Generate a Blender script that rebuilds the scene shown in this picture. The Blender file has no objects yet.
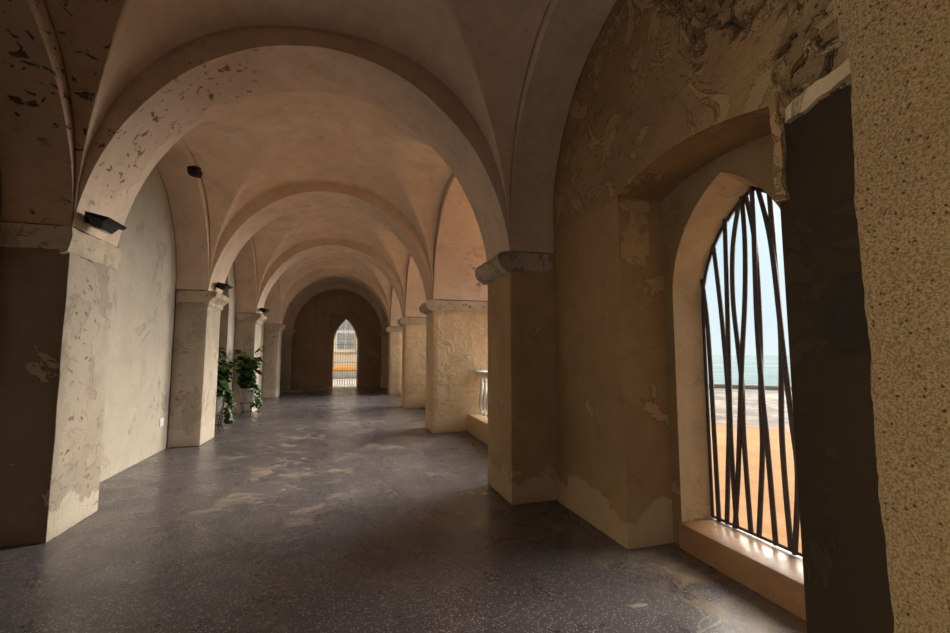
import bpy, bmesh, math, random
from mathutils import Vector, noise
S = bpy.context.scene
COL = S.collection
PI = math.pi
random.seed(7)

# ------------------------------------------------------------------ helpers
def tag(o, label=None, cat=None, group=None, kind=None):
    if label: o['label'] = label
    if cat: o['category'] = cat
    if group: o['group'] = group
    if kind: o['kind'] = kind
    return o

def empty(name, loc=(0, 0, 0), rz=0.0):
    o = bpy.data.objects.new(name, None)
    COL.objects.link(o)
    o.location = loc
    o.rotation_euler = (0, 0, rz)
    o.empty_display_size = 0.1
    return o

def link(name, bm, mat, parent=None, smooth=35, origin=None):
    """bm holds world coordinates unless parent given with origin; origin is the parent's location to subtract."""
    bmesh.ops.remove_doubles(bm, verts=bm.verts, dist=1e-5)
    bmesh.ops.recalc_face_normals(bm, faces=bm.faces)
    if origin is not None:
        bmesh.ops.translate(bm, verts=bm.verts, vec=-Vector(origin))
    a = math.radians(smooth)
    for f in bm.faces: f.smooth = smooth > 0
    for e in bm.edges:
        if len(e.link_faces) == 2 and e.calc_face_angle(0) > a: e.smooth = False
    me = bpy.data.meshes.new(name)
    bm.to_mesh(me); bm.free()
    for m in (mat if isinstance(mat, (list, tuple)) else [mat]): me.materials.append(m)
    o = bpy.data.objects.new(name, me)
    COL.objects.link(o)
    if parent: o.parent = parent
    return o

def dup(root, loc, rz=0.0):
    r = root.copy(); COL.objects.link(r); r.location = loc; r.rotation_euler = (0, 0, rz)
    for ch in root.children:
        c = ch.copy(); COL.objects.link(c); c.parent = r
        for g in ch.children:
            d = g.copy(); COL.objects.link(d); d.parent = c
    return r

def box(bm, x0, x1, y0, y1, z0, z1, cell=None, bevel=0.0, amp=0.0, fr=3.0, seed=0.0, mi=0):
    t = bmesh.new()
    bmesh.ops.create_cube(t, size=1)
    for v in t.verts:
        v.co = Vector(((x0+x1)/2+v.co.x*(x1-x0), (y0+y1)/2+v.co.y*(y1-y0), (z0+z1)/2+v.co.z*(z1-z0)))
    if bevel:
        bmesh.ops.bevel(t, geom=t.edges[:], offset=bevel, segments=2, profile=0.5, affect='EDGES')
    if cell:
        for ax, lo, hi in ((0, x0, x1), (1, y0, y1), (2, z0, z1)):
            n = max(1, int(round((hi-lo)/cell)))
            for k in range(1, n):
                no = Vector((0, 0, 0)); no[ax] = 1
                co = Vector((0, 0, 0)); co[ax] = lo+(hi-lo)*k/n
                bmesh.ops.bisect_plane(t, geom=t.verts[:]+t.edges[:]+t.faces[:], plane_co=co, plane_no=no)
    if amp: rough(t, amp, fr, seed)
    merge(bm, t, mi)

def rough(t, amp, fr=3.0, seed=0.0):
    for v in t.verts:
        p = v.co*fr+Vector((seed, seed*2.1, seed*.7))
        v.co += amp*(noise.noise_vector(p)+.5*noise.noise_vector(p*2.7))

def clampz(t, lo=None, hi=None):
    for v in t.verts:
        if lo is not None and v.co.z < lo: v.co.z = lo
        if hi is not None and v.co.z > hi: v.co.z = hi

def merge(bm, t, mi=0):
    vm = {}
    for v in t.verts: vm[v] = bm.verts.new(v.co)
    for f in t.faces:
        try:
            g = bm.faces.new([vm[v] for v in f.verts]); g.material_index = mi
        except ValueError: pass
    t.free()

def strip(bm, samples, c0, c1, axis, nd=1, amp=0.0, fr=3.0, seed=0.0, nz=1, zmin=None, zmax=None, splay=None):
    """samples: [(u, zlo, zhi)]; solid between the two curves, extruded along axis ('x' or 'y') from c0 to c1.
    c0 and c1 may be functions of u."""
    t = bmesh.new()
    f0 = c0 if callable(c0) else (lambda u: c0)
    f1 = c1 if callable(c1) else (lambda u: c1)
    grid = {}
    N = len(samples)
    for i, (u, a, b) in enumerate(samples):
        for j in range(nd+1):
            c = f0(u)+(f1(u)-f0(u))*j/nd
            for k in range(nz+1):
                if 0 < j < nd and 0 < k < nz and 0 < i < N-1: continue
                z = a+(b-a)*k/nz
                if splay and k == 0: z += splay*j/nd
                grid[i, j, k] = t.verts.new((c, u, z) if axis == 'x' else (u, c, z))
    def q(*ks):
        try: t.faces.new([grid[k] for k in ks])
        except ValueError: pass
    for i in range(N-1):
        for j in range(nd):
            q((i, j, 0), (i+1, j, 0), (i+1, j+1, 0), (i, j+1, 0))
            q((i, j, nz), (i+1, j, nz), (i+1, j+1, nz), (i, j+1, nz))
        for k in range(nz):
            for j in (0, nd):
                q((i, j, k), (i+1, j, k), (i+1, j, k+1), (i, j, k+1))
    for i in (0, N-1):
        for j in range(nd):
            for k in range(nz):
                q((i, j, k), (i, j+1, k), (i, j+1, k+1), (i, j, k+1))
    if amp: rough(t, amp, fr, seed)
    clampz(t, zmin, zmax)
    merge(bm, t)

def tube(bm, pts, r, seg=8, flat=1.0, mi=0):
    """swept tube through pts, r number or list"""
    pts = [Vector(p) for p in pts]
    n = len(pts)
    rings = []
    for i, p in enumerate(pts):
        d = (pts[min(i+1, n-1)]-pts[max(i-1, 0)]).normalized()
        a = Vector((1, 0, 0)) if abs(d.x) < .8 else Vector((0, 1, 0))
        s = d.cross(a).normalized(); w = s.cross(d).normalized()
        rr = r[i] if isinstance(r, (list, tuple)) else r
        rings.append([bm.verts.new(p+rr*(math.cos(2*PI*k/seg)*s+flat*math.sin(2*PI*k/seg)*w)) for k in range(seg)])
    for i in range(n-1):
        for k in range(seg):
            f = bm.faces.new((rings[i][k], rings[i][(k+1) % seg], rings[i+1][(k+1) % seg], rings[i+1][k])); f.material_index = mi
    for rg in (rings[0], rings[-1]):
        f = bm.faces.new(rg); f.material_index = mi

def lathe(bm, prof, c=(0, 0, 0), seg=20):
    rings = []
    for r, z in prof:
        rings.append([bm.verts.new((c[0]+r*math.cos(2*PI*k/seg), c[1]+r*math.sin(2*PI*k/seg), c[2]+z)) for k in range(seg)])
    for i in range(len(prof)-1):
        for k in range(seg):
            bm.faces.new((rings[i][k], rings[i][(k+1) % seg], rings[i+1][(k+1) % seg], rings[i+1][k]))
    bm.faces.new(rings[0]); bm.faces.new(rings[-1])

def catmull(pts, n=6):
    P = [Vector(p) for p in pts]
    out = []
    for i in range(len(P)-1):
        a = P[max(i-1, 0)]; b = P[i]; c = P[i+1]; d = P[min(i+2, len(P)-1)]
        for k in range(n):
            t = k/n
            out.append(.5*((2*b)+(c-a)*t+(2*a-5*b+4*c-d)*t*t+(3*b-a-3*c+d)*t**3))
    out.append(P[-1])
    return out

# ------------------------------------------------------------------ materials
class NT:
    def __init__(s, name):
        s.m = bpy.data.materials.new(name); s.m.use_nodes = True
        s.t = s.m.node_tree; s.n = s.t.nodes; s.b = s.n['Principled BSDF']
        s.pos = s.n.new('ShaderNodeNewGeometry').outputs['Position']
    def L(s, a, b): s.t.links.new(a, b)
    def put(s, sock, v):
        if isinstance(v, bpy.types.NodeSocket): s.L(v, sock)
        elif hasattr(sock.default_value, '__len__') and not hasattr(v, '__len__'): sock.default_value = (v,)*len(sock.default_value)
        elif hasattr(v, '__len__') and len(v) == 3 and len(sock.default_value) == 4: sock.default_value = (*v, 1)
        else: sock.default_value = v
    def noise(s, scale, detail=5, rough=.55, dist=0.0, vec=None):
        n = s.n.new('ShaderNodeTexNoise')
        s.L(vec or s.pos, n.inputs['Vector'])
        n.inputs['Scale'].default_value = scale; n.inputs['Detail'].default_value = detail
        n.inputs['Roughness'].default_value = rough; n.inputs['Distortion'].default_value = dist
        return n.outputs[0]
    def voro(s, scale, feature='F1', vec=None, out=0, rnd=1.0):
        n = s.n.new('ShaderNodeTexVoronoi'); n.feature = feature
        s.L(vec or s.pos, n.inputs['Vector']); n.inputs['Scale'].default_value = scale
        n.inputs['Randomness'].default_value = rnd
        return n.outputs[out]
    def mapr(s, v, a, b, c=0.0, d=1.0, smooth=True):
        n = s.n.new('ShaderNodeMapRange'); n.interpolation_type = 'SMOOTHSTEP' if smooth else 'LINEAR'
        s.put(n.inputs['Value'], v)
        for k, x in zip(('From Min', 'From Max', 'To Min', 'To Max'), (a, b, c, d)): n.inputs[k].default_value = x
        return n.outputs[0]
    def math(s, op, a, b=0.0, c=None):
        n = s.n.new('ShaderNodeMath'); n.operation = op
        s.put(n.inputs[0], a); s.put(n.inputs[1], b)
        if c is not None: s.put(n.inputs[2], c)
        return n.outputs[0]
    def mix(s, f, a, b, mode='MIX'):
        n = s.n.new('ShaderNodeMixRGB'); n.blend_type = mode
        s.put(n.inputs[0], f); s.put(n.inputs[1], a); s.put(n.inputs[2], b)
        return n.outputs[0]
    def sep(s):
        n = s.n.new('ShaderNodeSeparateXYZ'); s.L(s.pos, n.inputs[0]); return n.outputs
    def mapping(s, scale=(1, 1, 1), loc=(0, 0, 0), rot=(0, 0, 0)):
        n = s.n.new('ShaderNodeMapping'); s.L(s.pos, n.inputs['Vector'])
        n.inputs['Scale'].default_value = scale; n.inputs['Location'].default_value = loc; n.inputs['Rotation'].default_value = rot
        return n.outputs[0]
    def bump(s, h, strength=.5, dist=.02):
        n = s.n.new('ShaderNodeBump'); n.inputs['Strength'].default_value = strength; n.inputs['Distance'].default_value = dist
        s.L(h, n.inputs['Height']); s.L(n.outputs[0], s.b.inputs['Normal'])
    def set(s, color=None, rough=None, metal=None, spec=None):
        if color is not None: s.put(s.b.inputs['Base Color'], color)
        if rough is not None: s.put(s.b.inputs['Roughness'], rough)
        if metal is not None: s.b.inputs['Metallic'].default_value = metal
        if spec is not None: s.b.inputs['Specular IOR Level'].default_value = spec

def plaster(name, base, alt, patch, thr=.56, pscale=1.3, bump=.4, grain=70., low=None, lowz=.45, hole=None, holes=.5, swirl=0., relief=1.0, spots=None, area=None, marks=None, mot=.55):
    k = NT(name)
    big = k.noise(.55, 6, .6, .3)
    mid = k.noise(3.2, 8, .65, .4)
    col = k.mix(k.mapr(big, .35, .66), base, alt)
    col = k.mix(k.mapr(mid, .40, .70, 0, mot), col, [c*.66 for c in base])
    drip = k.noise(2.6, 6, .6, .3, vec=k.mapping((1, 1, .3)))
    col = k.mix(k.mapr(drip, .50, .74, 0, mot*.8), col, [base[0]*.60, base[1]*.56, base[2]*.52])
    sp1 = k.noise(14., 5, .65, .2)
    col = k.mix(k.mapr(sp1, .56, .72, 0, mot*.8), col, [c*.55 for c in base])
    pn = k.noise(pscale, 9, .62, .55)
    pm = k.mapr(pn, thr, thr+.018)
    edge = k.math('SUBTRACT', k.mapr(pn, thr-.012, thr), k.mapr(pn, thr+.004, thr+.03))
    col = k.mix(pm, col, patch)
    col = k.mix(k.math('MULTIPLY', edge, .35), col, [c*.35 for c in base])
    h = k.math('MULTIPLY', pm, -.55*relief)
    h = k.math('ADD', h, k.math('MULTIPLY', mid, .8*relief))
    if low:
        z = k.sep()[2]
        zz = k.math('ADD', z, k.math('MULTIPLY', k.noise(2.1, 5, .6), -.9))
        lm = k.mapr(zz, lowz-.45-.02, lowz-.45+.02, 1, 0)
        col = k.mix(k.math('MULTIPLY', lm, .85), col, low)
        h = k.math('ADD', h, k.math('MULTIPLY', lm, .4))
    if spots:
        sn = k.noise(5.5, 6, .7, .2)
        col = k.mix(k.mapr(sn, .66, .70, 0, .6), col, spots)
    if hole:
        hv = k.noise(9., 3, .5, .6, vec=k.mapping((1, 1, 1.6)))
        hz = k.noise(1.1, 3, .5, 0)
        hm = k.math('MULTIPLY', k.mapr(hv, .60, .64), k.mapr(hz, holes, holes+.07))
        col = k.mix(hm, col, hole)
        h = k.math('SUBTRACT', h, k.math('MULTIPLY', hm, 1.5))
    if swirl:
        sw = k.noise(3.6, 5, .55, 1.7)
        h = k.math('ADD', h, k.math('MULTIPLY', k.math('MULTIPLY', k.mapr(sw, .42, .60), k.mapr(k.noise(1.7, 4, .6, .8), .40, .58, .12, 1.0)), swirl*1.5))
    if area:
        x_, y_, z_ = k.sep()
        wob = k.math('MULTIPLY', k.math('SUBTRACT', k.noise(2.5, 5, .6), .5), .5)
        def inside(v, lo, hi):
            c, w = (lo+hi)/2, (hi-lo)/2
            return k.math('SUBTRACT', w, k.math('ABSOLUTE', k.math('SUBTRACT', v, c)))
        d = k.math('ADD', k.math('MINIMUM', inside(x_, *area[0]), k.math('MINIMUM', inside(y_, *area[1]), inside(z_, *area[2]))), wob)
        am = k.mapr(d, .0, .025)
        hm = k.math('MULTIPLY', am, k.mapr(k.noise(11., 4, .6, .5), .60, .64))
        col = k.mix(k.math('MULTIPLY', am, .45), col, area[3])
        col = k.mix(k.math('MULTIPLY', hm, .92), col, area[4])
        h = k.math('SUBTRACT', h, k.math('ADD', k.math('MULTIPLY', am, .5), k.math('MULTIPLY', hm, 1.0)))
    if marks:      # grey violet scuffs and scratched paint
        x_, y_, z_ = k.sep()
        for (cy_, cz_, ry_, rz_) in marks:
            a = k.math('POWER', k.math('DIVIDE', k.math('SUBTRACT', y_, cy_), ry_), 2)
            b = k.math('POWER', k.math('DIVIDE', k.math('SUBTRACT', z_, cz_), rz_), 2)
            mm = k.math('MULTIPLY', k.mapr(k.math('ADD', a, b), .3, 1, 1, 0), k.mapr(k.noise(6.5, 6, .7, 1.0, vec=k.mapping((1, 1, .6))), .50, .58))
            col = k.mix(k.math('MULTIPLY', mm, .75), col, (.20, .17, .18))
    g = k.noise(grain, 3, .6)
    col = k.mix(k.mapr(g, .3, .75, 0, .3), col, [c*.6 for c in base])
    h = k.math('ADD', h, k.math('MULTIPLY', g, .18))
    k.bump(h, bump, .03)
    k.set(col, .92, spec=.25)
    return k.m

M = {}
M['vault'] = plaster('vault_plaster', (.79, .63, .49), (.69, .54, .415), (.73, .575, .445), .66, .9, .16, 60., relief=.6)
M['vaultholes'] = plaster('pitted_vault_plaster', (.55, .40, .285), (.46, .335, .24), (.5, .37, .27), .62, 1.0, .5, 60., hole=(.06, .045, .034), holes=.46, relief=.7)
M['arch'] = plaster('arch_plaster', (.74, .59, .465), (.65, .51, .40), (.60, .47, .36), .64, 1.1, .2, 60., relief=.6, hole=(.20, .14, .10), holes=.62)
M['archpit'] = plaster('peeled_arch_plaster', (.74, .59, .465), (.65, .51, .40), (.60, .47, .36), .64, 1.1, .3, 60., relief=.6, area=((-2.25, -.95), (4.55, 5.25), (2.9, 4.7), (.56, .42, .31), (.10, .07, .05)))
M['lip'] = plaster('pale_lip_plaster', (.64, .49, .33), (.52, .39, .255), (.46, .34, .22), .56, 4.0, .7, 50., relief=1.2)
M['lwall'] = plaster('pale_wall_plaster', (.46, .405, .33), (.385, .34, .278), (.37, .322, .262), .62, 1.1, .25, 60., spots=(.52, .44, .36), marks=[(8.15, .85, .45, .42), (7.35, .5, .18, .3)], mot=.4)
M['pillar'] = plaster('pillar_plaster', (.48, .41, .328), (.395, .335, .265), (.38, .315, .245), .57, 1.9, .4, 60., low=(.50, .44, .355), lowz=.30, hole=(.24, .17, .12), holes=.58)
M['dirtyshade'] = plaster('dirty_shaded_pillar_plaster', (.26, .19, .13), (.19, .138, .094), (.40, .32, .235), .63, 2.2, .5, 60., relief=.8)  # dirty coat with the pillar front's shade mixed into its browns
M['peelpillar'] = plaster('peeling_pillar_plaster', (.43, .37, .30), (.35, .30, .24), (.325, .27, .212), .56, 2.2, .5, 60., low=(.50, .44, .355), lowz=.30, hole=(.24, .17, .12), holes=.52, area=((-2.5, -2.2), (4.72, 5.12), (.6, 2.5), (.42, .35, .27), (.15, .11, .08)))
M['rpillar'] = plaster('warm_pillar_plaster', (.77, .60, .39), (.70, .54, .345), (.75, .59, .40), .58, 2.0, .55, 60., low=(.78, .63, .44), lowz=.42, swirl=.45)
M['rwall'] = plaster('brown_wall_plaster', (.38, .24, .118), (.29, .182, .09), (.46, .31, .165), .60, 1.3, .55, 60., low=(.48, .35, .215), lowz=.28, relief=2.0)
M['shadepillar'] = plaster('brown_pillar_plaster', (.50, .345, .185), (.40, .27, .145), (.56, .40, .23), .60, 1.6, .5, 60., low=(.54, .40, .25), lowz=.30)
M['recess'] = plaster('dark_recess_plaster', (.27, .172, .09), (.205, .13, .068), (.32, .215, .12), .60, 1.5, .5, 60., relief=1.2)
M['dark'] = plaster('dark_brown_plaster', (.042, .027, .014), (.031, .020, .011), (.05, .032, .018), .6, 1.5, .4, 60., relief=.8)  # near-black brown for the panel, far darker than the wall around it
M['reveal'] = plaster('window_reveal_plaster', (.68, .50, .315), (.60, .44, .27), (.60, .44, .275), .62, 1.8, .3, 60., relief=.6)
M['endwall'] = plaster('end_wall_plaster', (.44, .32, .225), (.37, .265, .185), (.47, .345, .245), .6, 1.2, .3, 40., spots=(.2, .15, .115))
M['capital'] = plaster('capital_plaster', (.56, .465, .36), (.45, .37, .28), (.38, .305, .225), .56, 5.0, .7, 50., relief=1.2, hole=(.16, .115, .08), holes=.55)

def mk_rock():
    k = NT('bare_rubble_stone')
    n = k.noise(2.6, 9, .68, .8); v = k.voro(7.0, vec=k.mapping((1, 1, 1.5)))
    col = k.mix(k.mapr(n, .35, .65), (.20, .135, .078), (.36, .255, .15))
    hm = k.mapr(k.noise(7.5, 4, .6, .7), .54, .62)
    col = k.mix(k.math('MULTIPLY', hm, .8), col, (.055, .038, .025))
    h = k.math('SUBTRACT', k.math('MULTIPLY', n, 1.6), k.math('MULTIPLY', hm, 1.0))
    h = k.math('ADD', h, k.math('MULTIPLY', v, .35))
    h = k.math('ADD', h, k.math('MULTIPLY', k.noise(50, 4, .6), .25))
    k.bump(h, .9, .045); k.set(col, .95, spec=.2); return k.m
M['rock'] = mk_rock()

def mk_upper():   # plaster that breaks up into bare rubble towards the top of the wall
    k = NT('flaking_upper_wall')
    z = k.sep()[2]
    n = k.noise(1.5, 8, .65, .7)
    y = k.sep()[1]
    f = k.math('ADD', k.math('MULTIPLY', n, 1.5), k.math('ADD', k.math('MULTIPLY', z, .42), k.math('MULTIPLY', y, -.6)))
    m = k.mapr(f, 1.00, 1.10)
    big = k.noise(.8, 6, .6, .3); mid = k.noise(3.4, 8, .65, .4)
    col = k.mix(k.mapr(big, .35, .66), (.38, .24, .118), (.28, .175, .088))
    col = k.mix(k.mapr(mid, .42, .72, 0, .5), col, (.20, .132, .07))
    hm = k.mapr(k.noise(9.5, 4, .6, .4), .53, .62)
    rc = k.mix(k.mapr(k.noise(3.5, 8, .7, .5), .35, .65), (.20, .128, .066), (.36, .24, .13))
    rc = k.mix(k.math('MULTIPLY', hm, .8), rc, (.075, .048, .027))
    col = k.mix(m, col, rc)
    h = k.math('ADD', k.math('MULTIPLY', mid, .9), k.math('MULTIPLY', m, -.7))
    h = k.math('SUBTRACT', h, k.math('MULTIPLY', k.math('MULTIPLY', m, hm), 1.3))
    flake = k.noise(2.2, 6, .7, 1.4)
    fm = k.mapr(flake, .53, .55)
    col = k.mix(k.math('MULTIPLY', fm, .6), col, (.46, .31, .165))
    h = k.math('ADD', h, k.math('MULTIPLY', fm, .5))
    h = k.math('ADD', h, k.math('MULTIPLY', k.noise(60, 3, .6), .2))
    k.bump(h, 1.0, .05); k.set(col, .94, spec=.2); return k.m
M['upper'] = mk_upper()

def mk_stucco():
    k = NT('coarse_sand_stucco')
    n = k.noise(120, 4, .7); n2 = k.noise(62, 4, .7); b = k.noise(1.6, 5, .6)
    col = k.mix(k.mapr(b, .3, .7), (.90, .62, .33), (.80, .54, .275))
    col = k.mix(k.mapr(n, .36, .58, .85, 0), col, (.36, .225, .105))
    col = k.mix(k.mapr(n2, .52, .66, 0, .45), col, (.46, .295, .14))
    pit = k.mapr(k.voro(42), .0, .26, 1, 0)
    pit = k.math('MULTIPLY', pit, k.mapr(k.noise(9, 3), .42, .50))
    col = k.mix(pit, col, (.09, .055, .03))
    h = k.math('ADD', k.math('MULTIPLY', n, .8), k.math('MULTIPLY', n2, .8))
    h = k.math('SUBTRACT', h, pit)
    k.bump(h, 1.0, .05); k.set(col, .95, spec=.2); return k.m
M['stucco'] = mk_stucco()

def mk_masonry():
    k = NT('exposed_stone_masonry')
    v = k.voro(3.6, 'DISTANCE_TO_EDGE', vec=k.mapping((1, 1, 1.9)))
    c = k.n.new('ShaderNodeTexVoronoi'); k.L(k.mapping((1, 1, 1.9)), c.inputs['Vector']); c.inputs['Scale'].default_value = 3.6
    col = k.mix(.55, k.mix(c.outputs['Color'], (.26, .15, .09), (.46, .33, .22)), k.mix(k.noise(6, 6, .65), (.22, .13, .08), (.48, .36, .25)))
    mor = k.mapr(v, .02, .09, 1, 0)
    col = k.mix(mor, col, (.17, .115, .08))
    h = k.math('ADD', k.math('MULTIPLY', mor, -1.0), k.math('MULTIPLY', k.noise(14, 6, .65), .9))
    k.bump(h, .9, .04); k.set(col, .95, spec=.2); return k.m
M['masonry'] = mk_masonry()

def mk_floor():
    k = NT('dark_terrazzo')
    x, y, z = k.sep()
    v = k.n.new('ShaderNodeTexVoronoi'); k.L(k.pos, v.inputs['Vector']); v.inputs['Scale'].default_value = 80
    sc = k.n.new('ShaderNodeSeparateColor'); k.L(v.outputs['Color'], sc.inputs[0])
    chip = k.mapr(sc.outputs[0], .50, .85)
    near = k.mapr(v.outputs['Distance'], .25, .55, 1, 0)
    base = k.mix(k.mapr(k.noise(.9, 6, .6, .4), .35, .65), (.064, .058, .066), (.098, .089, .099))
    col = k.mix(k.math('MULTIPLY', k.math('MULTIPLY', chip, near), .8), base, (.46, .43, .44))
    # worn dusty streaks down the middle and by the arcade
    def blob(cx, cy, rx, ry):
        a = k.math('POWER', k.math('DIVIDE', k.math('SUBTRACT', x, cx), rx), 2)
        b = k.math('POWER', k.math('DIVIDE', k.math('SUBTRACT', y, cy), ry), 2)
        return k.mapr(k.math('ADD', a, b), .1, 1, 1, 0)
    dn = k.math('ADD', k.math('MULTIPLY', k.noise(5.5, 11, .72, .5), .55), k.math('MULTIPLY', k.noise(1.5, 4, .6, .3), .45))
    area = k.math('ADD', blob(-.75, 7.6, 1.5, 4.6), blob(1.1, 10., 1.2, 6.))
    area = k.math('ADD', area, blob(2.1, 2.2, .75, 1.5))
    area = k.math('ADD', area, blob(-1.5, 4.9, .9, .9))
    dm = k.math('MULTIPLY', k.math('MINIMUM', area, 1.0), k.mapr(dn, .52, .585))
    film = k.math('MULTIPLY', k.math('MINIMUM', area, 1.0), k.mapr(k.noise(1.1, 4, .6, .5), .35, .7, 0, .35))
    col = k.mix(film, col, (.15, .132, .125))
    col = k.mix(k.math('MULTIPLY', dm, .62), col, (.30, .24, .18))
    scuff = k.math('SUBTRACT', 1.0, k.mapr(k.math('ABSOLUTE', k.math('SUBTRACT', k.noise(1.5, 3, .5, 1.0), .5)), .002, .012))
    scuff = k.math('MULTIPLY', k.math('MULTIPLY', scuff, k.math('MINIMUM', area, 1.0)), k.mapr(k.noise(1.9, 4, .6), .45, .6))
    col = k.mix(k.math('MULTIPLY', scuff, .7), col, (.40, .34, .27))
    # sand blown in along the window sill
    col = k.mix(k.math('MULTIPLY', blob(2.45, 2.3, .55, 1.1), k.mapr(k.noise(5, 7, .7, .5), .38, .62, 0, .75)), col, (.27, .19, .11))
    def joint(u, per, off):
        fr = k.math('FRACT', k.math('ADD', k.math('DIVIDE', u, per), off))
        return k.math('LESS_THAN', k.math('ABSOLUTE', k.math('SUBTRACT', fr, .5)), .003/per)
    j = k.math('MAXIMUM', joint(x, .8, .13), joint(y, .8, .3))
    col = k.mix(k.math('MULTIPLY', j, .5), col, (.16, .14, .125))
    r = k.mapr(k.noise(2.4, 7, .65, .6), .3, .7, .22, .40)
    r = k.math('ADD', r, k.math('MULTIPLY', k.math('MAXIMUM', dm, film), .3))
    h = k.math('ADD', k.math('MULTIPLY', k.noise(45, 3, .6), .5), k.math('MULTIPLY', k.noise(1.4, 3, .5), .25))
    k.bump(h, .09, .015)
    k.set(col, r, spec=.5); return k.m
M['floor'] = mk_floor()

def simple(name, col, rough=.6, metal=0., var=.25, scale=9., bump=.15, spec=.4):
    k = NT(name)
    n = k.noise(scale, 6, .6, .3)
    c = k.mix(k.mapr(n, .35, .68), col, [x*(1-var) for x in col])
    k.bump(n, bump, .01); k.set(c, rough, metal, spec); return k.m
M['iron'] = simple('dark_iron', (.050, .036, .034), .6, 0., .4, 25, .3)
M['grille'] = simple('weathered_grey_grille', (.10, .085, .07), .6, 0., .3)
M['black'] = simple('black_plastic', (.012, .012, .014), .45, 0., .3)
M['lens'] = simple('smoked_lens', (.22, .21, .20), .15, 0., .2, spec=.6)
M['white'] = simple('white_plastic', (.72, .72, .70), .45, 0., .08)
M['pot'] = simple('white_glazed_pot', (.40, .40, .39), .4, 0., .2, 12)
M['soil'] = simple('potting_soil', (.035, .025, .018), .95, 0., .5, 40, .8)
M['stem'] = simple('green_stem', (.06, .085, .025), .6, 0., .3)
M['balu'] = simple('white_painted_stone', (.74, .74, .72), .6, 0., .15, 14, .25)
M['plinth'] = plaster('balustrade_plinth_plaster', (.66, .49, .29), (.56, .41, .24), (.34, .24, .15), .60, 2.4, .5, 60., relief=.9)
M['clump'] = simple('dark_mud_clump', (.035, .026, .02), .95, 0., .5, 30, .9)
M['frame'] = simple('pale_window_paint', (.50, .49, .45), .5, 0., .1)
M['pane'] = simple('dusty_grey_glass', (.24, .26, .28), .12, 0., .3, 3, .05, .6)
M['mesh'] = simple('black_wire', (.02, .018, .016), .6, 0., .3)

def mk_leaf():
    k = NT('glossy_green_leaf')
    o = k.n.new('ShaderNodeObjectInfo')
    n = k.noise(9, 3, .5)
    c = k.mix(k.mapr(n, .35, .65), (.020, .050, .012), (.060, .115, .026))
    c = k.mix(k.mapr(k.noise(16, 2), .60, .66, 0, .7), c, (.16, .24, .06))
    k.set(c, .38, spec=.4); return k.m
M['leaf'] = mk_leaf()

def mk_sill():
    k = NT('polished_wood_toned_sill')
    n = k.noise(3, 8, .65, .5, vec=k.mapping((1, .35, 1)))
    c = k.mix(k.mapr(n, .35, .68), (.33, .175, .082), (.22, .115, .055))
    c = k.mix(k.mapr(k.noise(11, 6, .7), .58, .68, 0, .5), c, (.14, .085, .05))
    k.bump(n, .12, .01); k.set(c, k.mapr(k.noise(8, 5), .3, .7, .28, .45), spec=.45); return k.m
M['sill'] = mk_sill()

def mk_beach():
    k = NT('orange_sand_beach')
    x, y, z = k.sep()
    d = k.math('ADD', k.math('MULTIPLY', x, .752), k.math('MULTIPLY', y, .659))     # distance towards the sea
    d = k.math('ADD', d, k.math('MULTIPLY', k.noise(.25, 4, .6), 5.0))
    n = k.noise(1.2, 8, .65, .4)
    dry = k.mix(k.mapr(n, .35, .65), (.45, .24, .105), (.36, .19, .083))
    wet = k.mix(k.mapr(k.noise(.7, 7, .7, .8, vec=k.mapping((1, 1, 1))), .42, .58), (.21, .165, .13), (.07, .056, .048))
    m = k.mapr(d, 15.5, 19.5)
    col = k.mix(m, dry, wet)
    col = k.mix(k.mapr(k.noise(7, 6, .7), .60, .70, 0, .4), col, (.22, .15, .09))
    col = k.mix(k.mapr(d, 30.2, 31.4), col, (.055, .048, .04))
    k.bump(k.noise(5, 6, .65), .4, .05)
    k.set(col, k.mapr(m, 0, 1, .95, .7), spec=.15); return k.m
M['beach'] = mk_beach()

def mk_sea():
    k = NT('pale_blue_sea')
    mp = k.mapping((.06, .5, 1), rot=(0, 0, math.radians(41)))
    n = k.noise(1.0, 6, .6, .4, vec=mp)
    c = k.mix(k.mapr(n, .38, .6), (.15, .215, .24), (.215, .275, .295))
    foam = k.mapr(k.noise(.55, 7, .6, .5, vec=k.mapping((.03, .33, 1), rot=(0, 0, math.radians(41)))), .57, .62)
    c = k.mix(k.math('MULTIPLY', foam, .75), c, (.42, .44, .44))
    k.bump(n, .25, .2); df = k.n.new('ShaderNodeBsdfDiffuse'); k.L(c, df.inputs[0]); k.L(df.outputs[0], k.n['Material Output'].inputs[0])
    return k.m
M['sea'] = mk_sea()

def mk_facade():
    k = NT('pale_ashlar_facade')
    b = k.n.new('ShaderNodeTexBrick')
    cx = k.n.new('ShaderNodeCombineXYZ'); x, y, z = k.sep()
    k.L(x, cx.inputs[0]); k.L(z, cx.inputs[1]); k.L(cx.outputs[0], b.inputs['Vector'])
    b.inputs['Scale'].default_value = 2.2; b.inputs['Mortar Size'].default_value = .012
    b.inputs['Color1'].default_value = (.58, .51, .40, 1); b.inputs['Color2'].default_value = (.50, .43, .33, 1); b.inputs['Mortar'].default_value = (.34, .28, .21, 1)
    c = k.mix(.4, b.outputs[0], k.mix(k.noise(1.5, 6), (.58, .50, .38), (.48, .41, .31)))
    k.set(c, .9, spec=.2); return k.m
M['facade'] = mk_facade()
M['ochre'] = simple('orange_ochre_paint', (.70, .30, .06), .8, 0., .2, 5)
M['paving'] = simple('pale_paving', (.30, .275, .245), .85, 0., .2, 4)
M['roof'] = simple('roof_slab_concrete', (.3, .28, .25), .9, 0., .2)

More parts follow.
